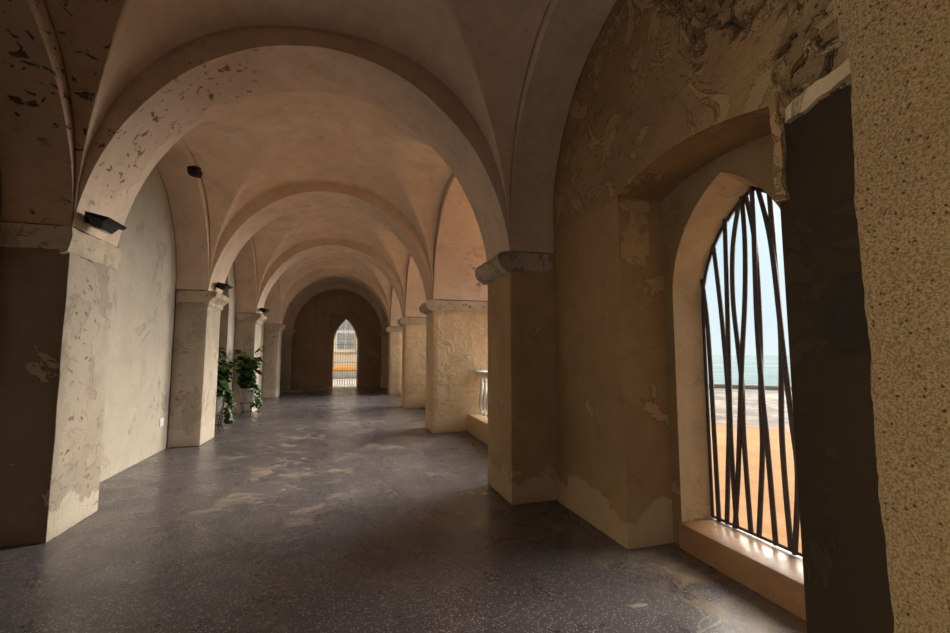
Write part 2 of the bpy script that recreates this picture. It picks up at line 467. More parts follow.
# ------------------------------------------------------------------ dimensions
XL, XR = -2.33, 1.69            # corridor faces of the pillars
WL, WR = -2.83, 2.21            # wall faces
XO = 3.05                        # outer face of the arcade
CX, AX = (XL+XR)/2, (XR-XL)/2
Lf = [.15, 4.60, 8.60, 12.90, 17.20, 21.35]
Lb = [1.02, 5.40, 9.46, 13.72, 18.05, 21.77]
Rf = [.15, 4.345, 8.66, 12.93, 17.45, 21.35]
Rb = [1.03, 5.14, 9.42, 13.60, 18.20, 21.77]
YE = 21.82                       # end wall
YB = -3.6                        # rear wall behind
ZC = 2.68                        # capital top
ZT = 5.30                        # top of all masonry
def lerp(a, b, t): return a+(b-a)*t
def yfr(i): return lambda x: lerp(Lf[i], Rf[i], (x-XL)/(XR-XL))
def ybk(i): return lambda x: lerp(Lb[i], Rb[i], (x-XL)/(XR-XL))

# ------------------------------------------------------------------ floor and roof
bm = bmesh.new(); box(bm, -3.6, XO+.15, YB-.3, YE+.5, -.25, 0)
tag(link('floor', bm, M['floor'], smooth=0), 'dark speckled terrazzo floor with dusty worn streaks', 'floor', kind='structure')
bm = bmesh.new(); box(bm, -3.7, XO+.25, YB-.4, YE+.6, ZT+.002, ZT+.3)
tag(link('roof', bm, M['roof'], smooth=0), 'flat roof slab over the vaults', 'roof', kind='structure')

# ------------------------------------------------------------------ transverse arches
ARCH_LABEL = ['rough stucco cross arch springing from the near right pier',
              'nearest wide cross arch with a peeled pitted patch on its left underside',
              'second cross arch from the camera, springing above the plants',
              'third cross arch from the camera, narrower in view than the second',
              'fourth cross arch, the last free-standing one before the end wall',
              'thin cross arch set against the dark end wall']
def arch_z(i):
    return (2.35, 2.335) if i <= 1 else (2.42, 2.27)
def arch_samples(i, n=56, top=ZT):
    z0, b = arch_z(i)
    t0 = math.asin((ZC-z0)/b)
    a = AX/math.cos(t0)
    out = []
    for k in range(n+1):
        t = PI-t0-(PI-2*t0)*k/n
        out.append((CX+a*math.cos(t), z0+b*math.sin(t), top))
    out[0] = (XL, ZC, top); out[-1] = (XR, ZC, top)
    return out
for i in range(6):
    bm = bmesh.new()
    e = .002
    sm = [(u, a+e, b) for u, a, b in arch_samples(i)]
    strip(bm, sm, yfr(i), ybk(i), 'y', nd=8, amp=.006, fr=2.2, seed=i, zmin=2.683, zmax=ZT)
    xo_l = WL+.03
    xo_r = {0: WR-.012, 5: WR-.03}.get(i, XO)
    box(bm, xo_l, XL-.0005, Lf[i], Lb[i], 2.683, ZT)
    box(bm, XR+.0005, xo_r, Rf[i]+.004, Rb[i]-.004, 2.683, ZT)
    if i == 4: pass
    o = link('transverse_arch', bm, M['stucco'] if i == 0 else M['archpit'] if i == 1 else M['arch'], smooth=40)
    tag(o, ARCH_LABEL[i], 'arch', 'cross arches spanning the gallery', kind='thing')

# ------------------------------------------------------------------ vault webs (one per bay)
def web(i):
    n = 300 if i == 0 else 120
    bm = bmesh.new()
    V = {}; DOM = {}
    y0f = ybk(i) if i >= 0 else (lambda x: YB)
    y1f = yfr(i+1)
    z0 = 2.68
    def se(w, p): return max(0, 1-abs(w)**p)**(1/p)
    for a in range(n+1):
        u = (1-math.cos(PI*a/n))/2
        x = lerp(XL+.013, XR-.013, u)
        sA = se(2*u-1, 2.25)
        for b in range(n+1):
            v = (1-math.cos(PI*b/n))/2
            y = lerp(y0f(x)+.013, y1f(x)-.013, v)
            sB = se(2*v-1, 2.5)
            side = abs(2*u-1)
            bA = 2.19+.16*sB
            bside = 1.95 if x < CX else (2.10 if i == 0 else 1.95)
            bB = lerp(2.30, bside, side**1.3)
            A = z0+bA*sA; B = z0+bB*sB
            DOM[a, b] = B > A
            k = .012+.08*min(sA, sB)**5
            h = max(k-abs(A-B), 0)/k
            z = max(A, B)+h*h*k*.25
            z += .012*noise.noise(Vector((x*1.3, y*1.3, 3+i)))*min(1, 4*min(sA, sB)+.1)
            V[a, b, 0] = bm.verts.new((x, y, z)); V[a, b, 1] = bm.verts.new((x, y, z+.08))
    for a in range(n):
        for b in range(n):
            for t in (0, 1):
                f = bm.faces.new((V[a, b, t], V[a+1, b, t], V[a+1, b+1, t], V[a, b+1, t]))
                if i == 0 and DOM[a, b] and DOM[a+1, b+1] and a < n/2: f.material_index = 1
    for a in range(n):
        for b in (0, n):
            bm.faces.new((V[a, b, 0], V[a+1, b, 0], V[a+1, b, 1], V[a, b, 1]))
            bm.faces.new((V[b, a, 0], V[b, a+1, 0], V[b, a+1, 1], V[b, a, 1]))
    return bm
for i in range(-1, 5):
    bm = web(i)
    o = link('ceiling', bm, [M['vault'], M['vaultholes']], smooth=25)
    tag(o, 'plastered groin vault of bay %s' % ['behind the camera', 'nearest the camera', 'beyond the nearest arch', 'above the plants', 'before the last bay', 'against the end wall'][i+1], 'ceiling', kind='structure')

# ------------------------------------------------------------------ wall arches and walls
def ell(y0, y1, z0, b, n=36, top=ZT, zs=ZC):
    """half-ellipse opening between y0 and y1 with its springing at z0 and rise b"""
    c, h = (y0+y1)/2, (y1-y0)/2
    out = [(y0, zs, top)] if z0 > zs+.01 else []
    for k in range(n+1):
        t = PI-PI*k/n
        out.append((c+h*math.cos(t), z0+b*math.sin(t), top))
    if z0 > zs+.01: out.append((y1, zs, top))
    # keep u strictly increasing where the stilted legs are vertical
    res = []
    for k, (u, a, t) in enumerate(out):
        if res and u <= res[-1][0]: u = res[-1][0]+1e-4
        res.append((u, a, t))
    return res
LEFT_ARCH = ['deep wall arch on the left nearest the camera, pitted above',
             'deep wall arch on the left over the blank pale wall',
             'deep wall arch on the left over the potted plants',
             'deep wall arch on the left past the potted plants',
             'deep wall arch on the left beside the end wall']
def pocket(bm, y0, y1, f):    # nothing but a name for readability
    pass
ENDS_L = [(Lb[i], Lf[i+1]) for i in range(5)]
ENDS_R = [(Rb[i], Rf[i+1]) for i in range(5)]
for i in range(5):
    y0, y1 = ENDS_L[i]
    bm = bmesh.new()
    strip(bm, ell(y0+.013, y1-.013, ZC, 1.84), WL+.012, XL, 'x', nd=5, amp=.005, fr=2.2, seed=10+i, zmin=2.683, zmax=ZT)
    o = link('wall_arch', bm, M['vaultholes'] if i == 0 else M['arch'], smooth=40)
    tag(o, LEFT_ARCH[i], 'arch', 'wall arches on the left', kind='thing')
RIGHT_ARCH = ['deep wall arch on the right above the flaking wall with the barred window',
              'open arcade arch on the right nearest the camera, over the white balustrade',
              'second open arcade arch on the right, between the two middle piers',
              'third open arcade arch on the right, far down the gallery']
for i in range(4):
    y0, y1 = ENDS_R[i]
    bm = bmesh.new()
    if i == 0: strip(bm, ell(y0+.013, y1-.013, 2.98, 1.70), XR, WR-.012, 'x', nd=5, amp=.005, fr=2.2, seed=20, zmin=2.683, zmax=ZT)
    else: strip(bm, ell(y0+.013, y1-.013, ZC, 1.84), XR, XO, 'x', nd=10, amp=.005, fr=2.2, seed=20+i, zmin=2.683, zmax=ZT)
    o = link('wall_arch', bm, M['arch'], smooth=40)
    tag(o, RIGHT_ARCH[i], 'arch', 'wall arches on the right', kind='thing')

def wallbox(name, mat, *a, label=None, cell=None, amp=0.):
    bm = bmesh.new(); box(bm, *a, cell=cell, amp=amp)
    return tag(link(name, bm, mat, smooth=0 if not amp else 40), label, 'wall' if label else None, kind='structure')

# left side: one slab per bay; the plant bay opens onto bare masonry
wallbox('wall_left', M['lwall'], -3.2, WL, 1.02-.5, 7.1, 0, ZT, label='blank pale plaster wall on the left between the first two pillars')
wallbox('wall_left', M['lwall'], -3.2, WL, 7.1, 9.1, 0, ZT, label='pale plaster wall on the left up to the second pillar, with stains and an outlet')
bm = bmesh.new()
c, hw = 10.9, 1.3
strip(bm, [(9.1, 0, ZT), (c-hw, 0, ZT)], -3.12, WL, 'x')
strip(bm, ell(c-hw, c+hw, 2.55, 1.5, zs=2.55), -3.12, WL, 'x')
strip(bm, [(c+hw, 0, ZT), (13.3, 0, ZT)], -3.12, WL, 'x')
tag(link('wall_left', bm, M['lwall'], smooth=30), 'plaster wall with an arched recess behind the potted plants', 'wall', kind='structure')
wallbox('wall_left', M['masonry'], -3.5, -3.125, 9.1, 13.3, 0, ZT, label='bare reddish stone masonry inside the arched recess behind the plants')
wallbox('wall_left', M['lwall'], -3.2, WL, 13.3, YE, 0, ZT, label='plaster wall on the left past the plants')

wallbox('wall_left', M['endwall'], -3.2, WL, YB, -1.4, 0, ZT)  # unseen rear bay, part left open to let light onto the near pier
wallbox('wall_left', M['endwall'], -3.2, WL, -1.399, .519, 3.6, ZT)
# end wall with a square-headed recess and a pointed doorway
def pointed(c, hw, zs, rise, n=14):
    k = (rise*rise-hw*hw)/(2*hw); R = hw+k
    left = []
    for j in range(n+1):
        z = rise*math.sin(PI/2*j/n)
        left.append((c-(math.sqrt(max(0, R*R-z*z))-k), zs+z))
    left[-1] = (c, zs+rise)
    return left+[(2*c-u, z) for u, z in reversed(left[:-1])]
bm = bmesh.new()
strip(bm, [(-3.2, 0, ZT), (-.74, 0, ZT)], YE, YE+.16, 'y')
strip(bm, [(-.74, 3.5, ZT), (.65, 3.5, ZT)], YE, YE+.16, 'y')
strip(bm, [(.65, 0, ZT), (XO, 0, ZT)], YE, YE+.16, 'y')
pp = pointed(.02, .57, 2.08, 1.24)
strip(bm, [(-3.2, 0, ZT), (-.55, 0, ZT)], YE+.16, YE+.4, 'y')
strip(bm, [(u, z, ZT) for u, z in pp], YE+.16, YE+.4, 'y')
strip(bm, [(.59, 0, ZT), (XO, 0, ZT)], YE+.16, YE+.4, 'y')
tag(link('wall_end', bm, M['endwall'], smooth=30), 'dark plastered end wall around the pointed doorway', 'wall', kind='structure')
wallbox('wall_rear', M['endwall'], -3.2, XO, YB-.3, YB, 0, ZT)

# right side: nearest bay with the window recess
y0, y1 = 1.03, 4.322
RY0, RY1 = 1.715, 3.13
def seg_head(u):
    t = (u-(RY0+RY1)/2)/((RY1-RY0)/2)
    return 3.03-.12*t*t
bm = bmesh.new()
strip(bm, [(RY1+(y1-RY1)*k/8, 0, 2.9) for k in range(9)], WR, 2.65, 'x')
tag(link('wall_right', bm, M['rwall'], smooth=0), 'brown flaking plaster wall between the first right pillar and the window recess', 'wall', kind='structure')
bm = bmesh.new()
strip(bm, [(RY1, 2.9, ZT), (y1, 2.9, ZT)], WR, 2.65, 'x')
hs = [(lerp(RY0, RY1, k/24), seg_head(lerp(RY0, RY1, k/24)), ZT) for k in range(25)]
strip(bm, hs, WR, 2.65, 'x', nd=4)
strip(bm, [(.3, 2.80, ZT), (RY0, 2.80, ZT)], WR, 2.65, 'x')
tag(link('wall_right', bm, M['upper'], smooth=30), 'flaking and bare rubble wall above the barred window recess', 'wall', kind='structure')
bm = bmesh.new()
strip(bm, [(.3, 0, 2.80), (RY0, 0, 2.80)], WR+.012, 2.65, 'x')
tag(link('wall_right', bm, M['dark'], smooth=0), 'dark brown wall panel between the window recess and the near stucco pier', 'wall', kind='structure')
# back of the recess with the pointed window opening
bm = bmesh.new()
WC, WHW = 2.485, .545
pw = pointed(WC, WHW, 2.04, .87)
XW = 2.985
strip(bm, [(RY0-.2, 0, 3.3), (WC-WHW, 0, 3.3)], 2.652, XW, 'x')
strip(bm, [(u, z, 3.3) for u, z in pw], 2.652, XW, 'x', nd=3, splay=-.09)
strip(bm, [(WC+WHW, 0, 3.3), (RY1+.3, 0, 3.3)], 2.652, XW, 'x')
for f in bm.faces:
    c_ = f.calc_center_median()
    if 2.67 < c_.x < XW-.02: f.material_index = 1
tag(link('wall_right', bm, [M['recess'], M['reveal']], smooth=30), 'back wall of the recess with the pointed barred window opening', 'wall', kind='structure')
wallbox('wall_right', M['roof'], 2.66, XO, .3, 4.322, 3.302, ZT)
wallbox('wall_right', M['roof'], 2.66, XO, .3, RY0-.202, 0, 3.3)
wallbox('wall_right', M['roof'], 2.66, XO, RY1+.302, 4.322, 0, 3.3)
wallbox('wall_right', M['endwall'], WR, XO, YB, .298, 0, ZT)
wallbox('wall_right', M['endwall'], WR, XO, 18.23, YE, 0, ZT)
bm = bmesh.new(); strip(bm, ell(Rb[4]+.013, Rf[5]-.013, ZC, 1.84), XR, WR-.012, 'x', nd=3, zmin=2.683)
tag(link('wall_arch', bm, M['arch'], smooth=40), 'wall arch on the right beside the end wall', 'arch', 'wall arches on the right', kind='thing')

# light plaster lip left above the dark panel, rough broken band
bm = bmesh.new()
lip = []
for k in range(29):
    u = 1.06+k*.0205
    lo = lerp(2.90, 2.76, k/28)+.02*noise.noise(Vector((u*9, 3, 1)))
    lip.append((u, lo, lo+.085+.02*noise.noise(Vector((u*7, 8, 1)))))
strip(bm, lip, WR-.022, WR+.03, 'x', nd=2, amp=.014, fr=9, nz=3)
tag(link('trim_1', bm, M['lip'], smooth=40), 'broken pale plaster lip above the dark wall panel', 'trim', kind='structure')
# broken vertical edge of the recess
bm = bmesh.new()
box(bm, WR-.02, WR+.03, RY0-.05, RY0-.004, 2.36, 2.96, cell=.03, amp=.016, fr=9, seed=4)
tag(link('trim_2', bm, M['upper'], smooth=40), 'ragged vertical plaster edge at the near side of the window recess', 'trim', kind='structure')
# crumbling impost block at the far springing of the recess head
bm = bmesh.new()
box(bm, WR+.02, WR+.30, RY1-.004, RY1+.03, 2.32, 2.88, cell=.03, amp=.022, fr=11, seed=31)
tag(link('trim_3', bm, M['shadepillar'], smooth=40), 'crumbling pale plaster patch at the top of the recess jamb', 'trim', kind='structure')

# ------------------------------------------------------------------ pillars
def pillar(side, i, mat, label, group, x_out, roll, capital=True, broken=False, cell=.12):
    f, b = (Lf[i], Lb[i]) if side < 0 else (Rf[i], Rb[i])
    xin = XL if side < 0 else XR
    base = ((xin+x_out)/2, (f+b)/2, 0)
    r = tag(empty('pillar', base), label, 'pillar', group, kind='thing')
    xa, xb = sorted((xin, x_out))
    bm = bmesh.new()
    box(bm, xa, xb, f, b, 0.001, ZC-.02, cell=cell, bevel=.014, amp=.007, fr=2.6, seed=3*i+side)
    if i == 1 and side < 0:          # front faces get a dirty brown coat with shade painted into its colour
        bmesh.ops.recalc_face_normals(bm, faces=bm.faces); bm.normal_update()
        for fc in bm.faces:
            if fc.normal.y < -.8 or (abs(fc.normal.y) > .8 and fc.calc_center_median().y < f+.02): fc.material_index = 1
        mat = [mat, M['dirtyshade']]
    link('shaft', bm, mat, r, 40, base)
    if capital:
        bm = bmesh.new()
        # roll moulding towards the corridor
        s = side
        prof = [(-.05, 2.43), (roll*.25, 2.44), (roll*.75, 2.48), (roll*1.0, 2.54), (roll*1.0, 2.60), (roll*.8, 2.65), (roll*.3, 2.67), (-.05, 2.672)]
        if s < 0 and not broken:
            prof = [(-.05, 2.40), (.015, 2.41), (.035, 2.45), (.03, 2.48), (roll*.5, 2.52), (roll*.95, 2.57), (roll*1.05, 2.59), (roll*1.05, 2.65), (roll*.9, 2.67), (-.05, 2.672)]
        t = bmesh.new()
        n = 10
        ya, yb = f-.03, b+.03
        rings = []
        for k in range(n+1):
            y = lerp(ya, yb, k/n)
            rings.append([t.verts.new((xin-s*d, y, z)) for d, z in prof])
        for k in range(n):
            for j in range(len(prof)-1):
                t.faces.new((rings[k][j], rings[k][j+1], rings[k+1][j+1], rings[k+1][j]))
            t.faces.new((rings[k][-1], rings[k][0], rings[k+1][0], rings[k+1][-1]))
        t.faces.new(rings[0]); t.faces.new(rings[-1])
        bmesh.ops.subdivide_edges(t, edges=t.edges[:], cuts=1, use_grid_fill=True)
        rough(t, .014 if not broken else .02, 6, i*1.7+side); clampz(t, None, 2.677)
        merge(bm, t)
        # band across front and back faces
        xc0, xc1 = sorted((xin, x_out-s*.012))
        if i == 1 and s > 0: xc1 = WR-.015
        for y in ((f-.035, f+.01), (b-.01, b+.035)):
            box(bm, xc0, xc1, y[0], y[1], 2.46, 2.664, cell=.08, amp=.008, fr=7, seed=i+side*5)
        link('capital', bm, M['capital'], r, 45, base)
    return r
PL = ['pillar on the left nearest the camera with dark front and peeling lit side',
      'second left pillar, just before the potted plants',
      'third left pillar, directly behind the farther potted plant',
      'fourth left pillar, nearest the end wall',
      'shallow pillar in the left corner of the end wall']
for i in range(1, 6):
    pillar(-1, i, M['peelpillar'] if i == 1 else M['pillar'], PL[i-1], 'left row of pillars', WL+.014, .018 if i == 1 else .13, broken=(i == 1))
PR = ['right pillar nearest the barred window, in shade with a thick rounded capital',
      'broad right pier with raked swirling plaster beside the balustrade',
      'third right pier, smaller in view than the broad raked one',
      'fourth right pier, farthest and next to the end wall',
      'shallow pillar in the right corner of the end wall']
for i in range(1, 6):
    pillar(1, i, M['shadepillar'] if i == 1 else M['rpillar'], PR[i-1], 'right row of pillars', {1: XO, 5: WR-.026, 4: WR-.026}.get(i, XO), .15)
r0 = pillar(-1, 0, M['pillar'], 'left pillar behind the camera', 'left row of pillars', WL+.014, .1)
# near rough stucco pier at the right edge
r = tag(empty('pillar', ((XR+WR)/2, .6, 0)), 'rough sandy stucco pier filling the right edge of the view', 'pillar', kind='thing')
bm = bmesh.new()
t = bmesh.new()
ny, nz_ = 22, 200
ytab = [.15, .4, .6]+[.7+.33*k/18 for k in range(19)]
G = {}
for a, y in enumerate(ytab):
    for b in range(nz_+1):
        z = .001+2.6795*b/nz_
        w = noise.noise(Vector((2.3, z*1.7, 5)))*.020+noise.noise(Vector((7, z*6, 2)))*.009+noise.noise(Vector((1, z*19, 2)))*.004
        k = a/(len(ytab)-1)
        yy = y+w*max(0, (y-.6)/.43)
        xx = XR+.006*noise.noise(Vector((y*9, z*9, 3)))+.003*noise.noise(Vector((y*30, z*30, 3)))
        if a == len(ytab)-1: xx += .012
        G[a, b] = t.verts.new((xx, yy, z))
A = len(ytab)
for b in range(nz_+1): G[A, b] = t.verts.new((WR-.006, G[A-1, b].co.y-.01, G[A-1, b].co.z))
for b in range(nz_+1): G[A+1, b] = t.verts.new((WR-.006, .15, G[0, b].co.z))
for a in range(A+2):
    for b in range(nz_):
        t.faces.new((G[a, b], G[(a+1) % (A+2), b], G[(a+1) % (A+2), b+1], G[a, b+1]))
t.faces.new([G[a, 0] for a in range(A+2)]); t.faces.new([G[a, nz_] for a in range(A+2)])
merge(bm, t)
link('shaft', bm, M['stucco'], r, 50, ((XR+WR)/2, .6, 0))

# ------------------------------------------------------------------ window: sill and grille
bm = bmesh.new()
box(bm, 2.615, 2.98, WC-WHW+.004, WC+WHW-.004, .001, .205, bevel=.008)
tag(link('window_sill', bm, M['sill'], smooth=40), 'glossy reddish brown sill under the barred pointed window', 'window sill', kind='thing')
BARS = [
 [(3.0, 2.204), (2.962, 1.761), (2.948, 0.859), (2.942, 0.208)],
 [(2.882, 2.458), (2.834, 1.844), (2.811, 1.167), (2.851, 0.595), (2.884, 0.21)],
 [(2.737, 2.622), (2.761, 1.766), (2.786, 0.888), (2.773, 0.216)],
 [(2.614, 2.707), (2.692, 2.42), (2.717, 2.011), (2.695, 1.613), (2.677, 1.318), (2.685, 0.907), (2.668, 0.218)],
 [(2.571, 2.741), (2.564, 2.436), (2.591, 1.995), (2.648, 1.511), (2.695, 1.041), (2.741, 0.585), (2.791, 0.211)],
 [(2.552, 2.766), (2.497, 2.396), (2.496, 1.75), (2.523, 1.196), (2.533, 0.855), (2.602, 0.214)],
 [(2.48, 2.85), (2.484, 2.469), (2.501, 1.81), (2.493, 1.294), (2.476, 0.944), (2.454, 0.217)],
 [(2.359, 2.76), (2.346, 2.13), (2.339, 1.656), (2.376, 0.962), (2.36, 0.215)],
 [(2.431, 2.82), (2.354, 2.36), (2.313, 1.606), (2.282, 1.1), (2.264, 0.745), (2.319, 0.213)],
 [(2.24, 2.66), (2.25, 2.0), (2.21, 1.3), (2.20, .7), (2.24, .21)],
 [(2.12, 2.50), (2.15, 1.9), (2.12, 1.2), (2.16, .6), (2.13, .21)],
 [(2.03, 2.35), (2.02, 1.6), (2.06, 1.0), (2.02, .21)]]
GX = 2.95
g = tag(empty('window_grille', (GX, WC, .205)), 'grille of wavy dark iron bars in the pointed window over the beach', 'window grille')
O = (GX, WC, .205)
bm = bmesh.new()
tube(bm, [(GX, WC-WHW+.012, .222), (GX, WC+WHW-.012, .222)], .012, 6)
pin = [(GX, WC+(u-WC)*.972, z-.092) for u, z in pw]
tube(bm, [(GX, WC-WHW*.972, .222)]+pin+[(GX, WC+WHW*.972, .222)], .014, 6)
link('frame', bm, M['iron'], g, 40, O)
def whead(u):
    k = (.87*.87-WHW*WHW)/(2*WHW); R = WHW+k
    return 2.04+math.sqrt(max(0, R*R-(abs(u-WC)+k)**2))-.09
for k, b in enumerate(BARS):
    b = [(b[0][0], whead(b[0][0]))]+[p for p in b[1:] if p[1] < whead(b[0][0])-.05]
    bm = bmesh.new()
    dx = .010 if k % 2 else -.010
    tube(bm, catmull([(GX+dx, y, z+(.01 if j == 0 else 0)) for j, (y, z) in enumerate(b)], 7), .0165, 8, 1.2)
    link('bar', bm, M['iron'], g, 50, O)

# wire mesh left in the dark panel
bm = bmesh.new()
for k in range(34):
    z = 1.55+k*.0115
    a = 1.29; b2 = 1.50+.10*noise.noise(Vector((z*5, 4, 1)))
    tube(bm, [(WR+.011, a, z), (WR+.011, b2, z)], .0018, 4)
for k in range(28):
    y = 1.29+k*.0115
    e_ = max(0, y-1.44)
    a = 1.56+e_*.9+.05*noise.noise(Vector((y*8, 1, 7))); b2 = 1.92-e_*.9+.05*noise.noise(Vector((y*7, 4, 3)))
    tube(bm, [(WR+.011, y, a), (WR+.011, y, b2)], .0018, 4)
tag(link('wire_mesh', bm, M['mesh'], smooth=40), 'patch of black wire mesh on the dark wall beside the near stucco pier', 'wire mesh')

# ------------------------------------------------------------------ balustrades
def baluster(bm, x, y, z, h):
    lathe(bm, [(.055, 0), (.055, .05), (.035, .065), (.045, .09), (.068, .16), (.074, .24), (.062, .34), (.042, .46), (.032, .60), (.036, .66), (.046, .69), (.034, .71), (.05, .735), (.055, h)], (x, y, z), 14)
BL = ['white balustrade on a plaster plinth beside the broad raked pier', 'white balustrade between the broad raked pier and the third right pier', 'white balustrade in the farthest open arch']
for i in range(1, 4):
    y0, y1 = ENDS_R[i]
    y0 += .02; y1 -= .02
    base = (2.66, (y0+y1)/2, 0)
    r = tag(empty('balustrade', base), BL[i-1], 'balustrade', 'balustrades in the arcade')
    bm = bmesh.new(); box(bm, 2.40, 3.0, y0, y1, .001, .36, cell=.2, bevel=.012, amp=.005)
    link('plinth', bm, M['plinth'], r, 40, base)
    bm = bmesh.new(); box(bm, 2.56, 2.80, y0, y1, 1.13, 1.23, bevel=.02)
    link('rail', bm, M['balu'], r, 40, base)
    n = 15
    for k in range(n):
        bm = bmesh.new(); baluster(bm, 2.68, y1-.13-k*(y1-y0-.26)/(n-1), .358, .775)
        link('baluster', bm, M['balu'], r, 50, base)

# ------------------------------------------------------------------ lamps on the left pillars
def lamp(loc, label):
    r = tag(empty('wall_lamp', loc), label, 'lamp', 'black lamps on the left pillars')
    bm = bmesh.new()
    for v0, v1, x0, x1 in (((-.16), .16, .0, .03),):
        box(bm, x0, x1, -.10, .10, -.05, .03, bevel=.004)
    tube(bm, [(.02, 0, -.01), (.07, 0, .0)], .025, 8)
    link('bracket', bm, M['black'], r, 40)
    bm = bmesh.new()
    t = bmesh.new()
    prof = [(.04, .035), (.22, -.005), (.20, -.03), (.18, -.035), (.06, .0), (.04, .0)]
    A = [t.verts.new((x, -.17, z)) for x, z in prof]; B = [t.verts.new((x, .17, z)) for x, z in prof]
    for k in range(6): t.faces.new((A[k], A[(k+1) % 6], B[(k+1) % 6], B[k]))
    t.faces.new(A); t.faces.new(B); merge(bm, t)
    link('hood', bm, M['black'], r, 30)
    bm = bmesh.new()
    t = bmesh.new()
    top = [(.05, -.145, .0), (.17, -.145, -.028), (.17, .145, -.028), (.05, .145, .0)]
    bot = [(.06, -.10, -.075), (.135, -.10, -.095), (.135, .10, -.095), (.06, .10, -.075)]
    A = [t.verts.new(p) for p in top]; B = [t.verts.new(p) for p in bot]
    for k in range(4): t.faces.new((A[k], A[(k+1) % 4], B[(k+1) % 4], B[k]))
    t.faces.new(A); t.faces.new(B); merge(bm, t)
    link('housing', bm, M['black'], r, 30)
    bm = bmesh.new()
    t = bmesh.new()
    q = [(.0605, -.075, -.0765), (.1345, -.075, -.0965), (.1345, .085, -.0965), (.0605, .085, -.0765)]
    A = [t.verts.new(p) for p in q]; B = [t.verts.new((p[0], p[1], p[2]-.008)) for p in q]
    for k in range(4): t.faces.new((A[k], A[(k+1) % 4], B[(k+1) % 4], B[k]))
    t.faces.new(A); t.faces.new(B); merge(bm, t)
    link('lens', bm, M['lens'], r, 30)
    return r
l0 = lamp((XL+.045, 4.77, 2.79), 'black wall lamp on the nearest left pillar, above its broken capital')
l1 = dup(l0, (XL+.05, 8.95, 2.83)); tag(l1, 'small black wall lamp on the second left pillar, before the plants')
l2 = dup(l0, (XL+.05, 13.2, 2.81)); tag(l2, 'tiny black wall lamp on the third left pillar, past the plants')

# outlet plate on the pale wall, dark clump on the rib
bm = bmesh.new(); box(bm, WL+.001, WL+.014, 8.26, 8.40, .40, .53, bevel=.004)
ot = tag(link('wall_outlet', bm, M['white'], smooth=40), 'small white outlet plate low on the pale wall by the second left pillar', 'outlet')
bm = bmesh.new(); box(bm, WL+.0141, WL+.017, 8.30, 8.36, .43, .50, bevel=.001)
link('socket', bm, M['white'], ot, 40)
bm = bmesh.new()
bmesh.ops.create_icosphere(bm, subdivisions=3, radius=.10)
for v in bm.verts:
    v.co *= 1+.35*noise.noise(v.co*14)
    v.co.z *= .8
    v.co += Vector((-2.21, 7.22, 4.28))
tag(link('mud_nest', bm, M['clump'], smooth=60), 'dark clump stuck beside the rib above the pale left wall', 'nest')

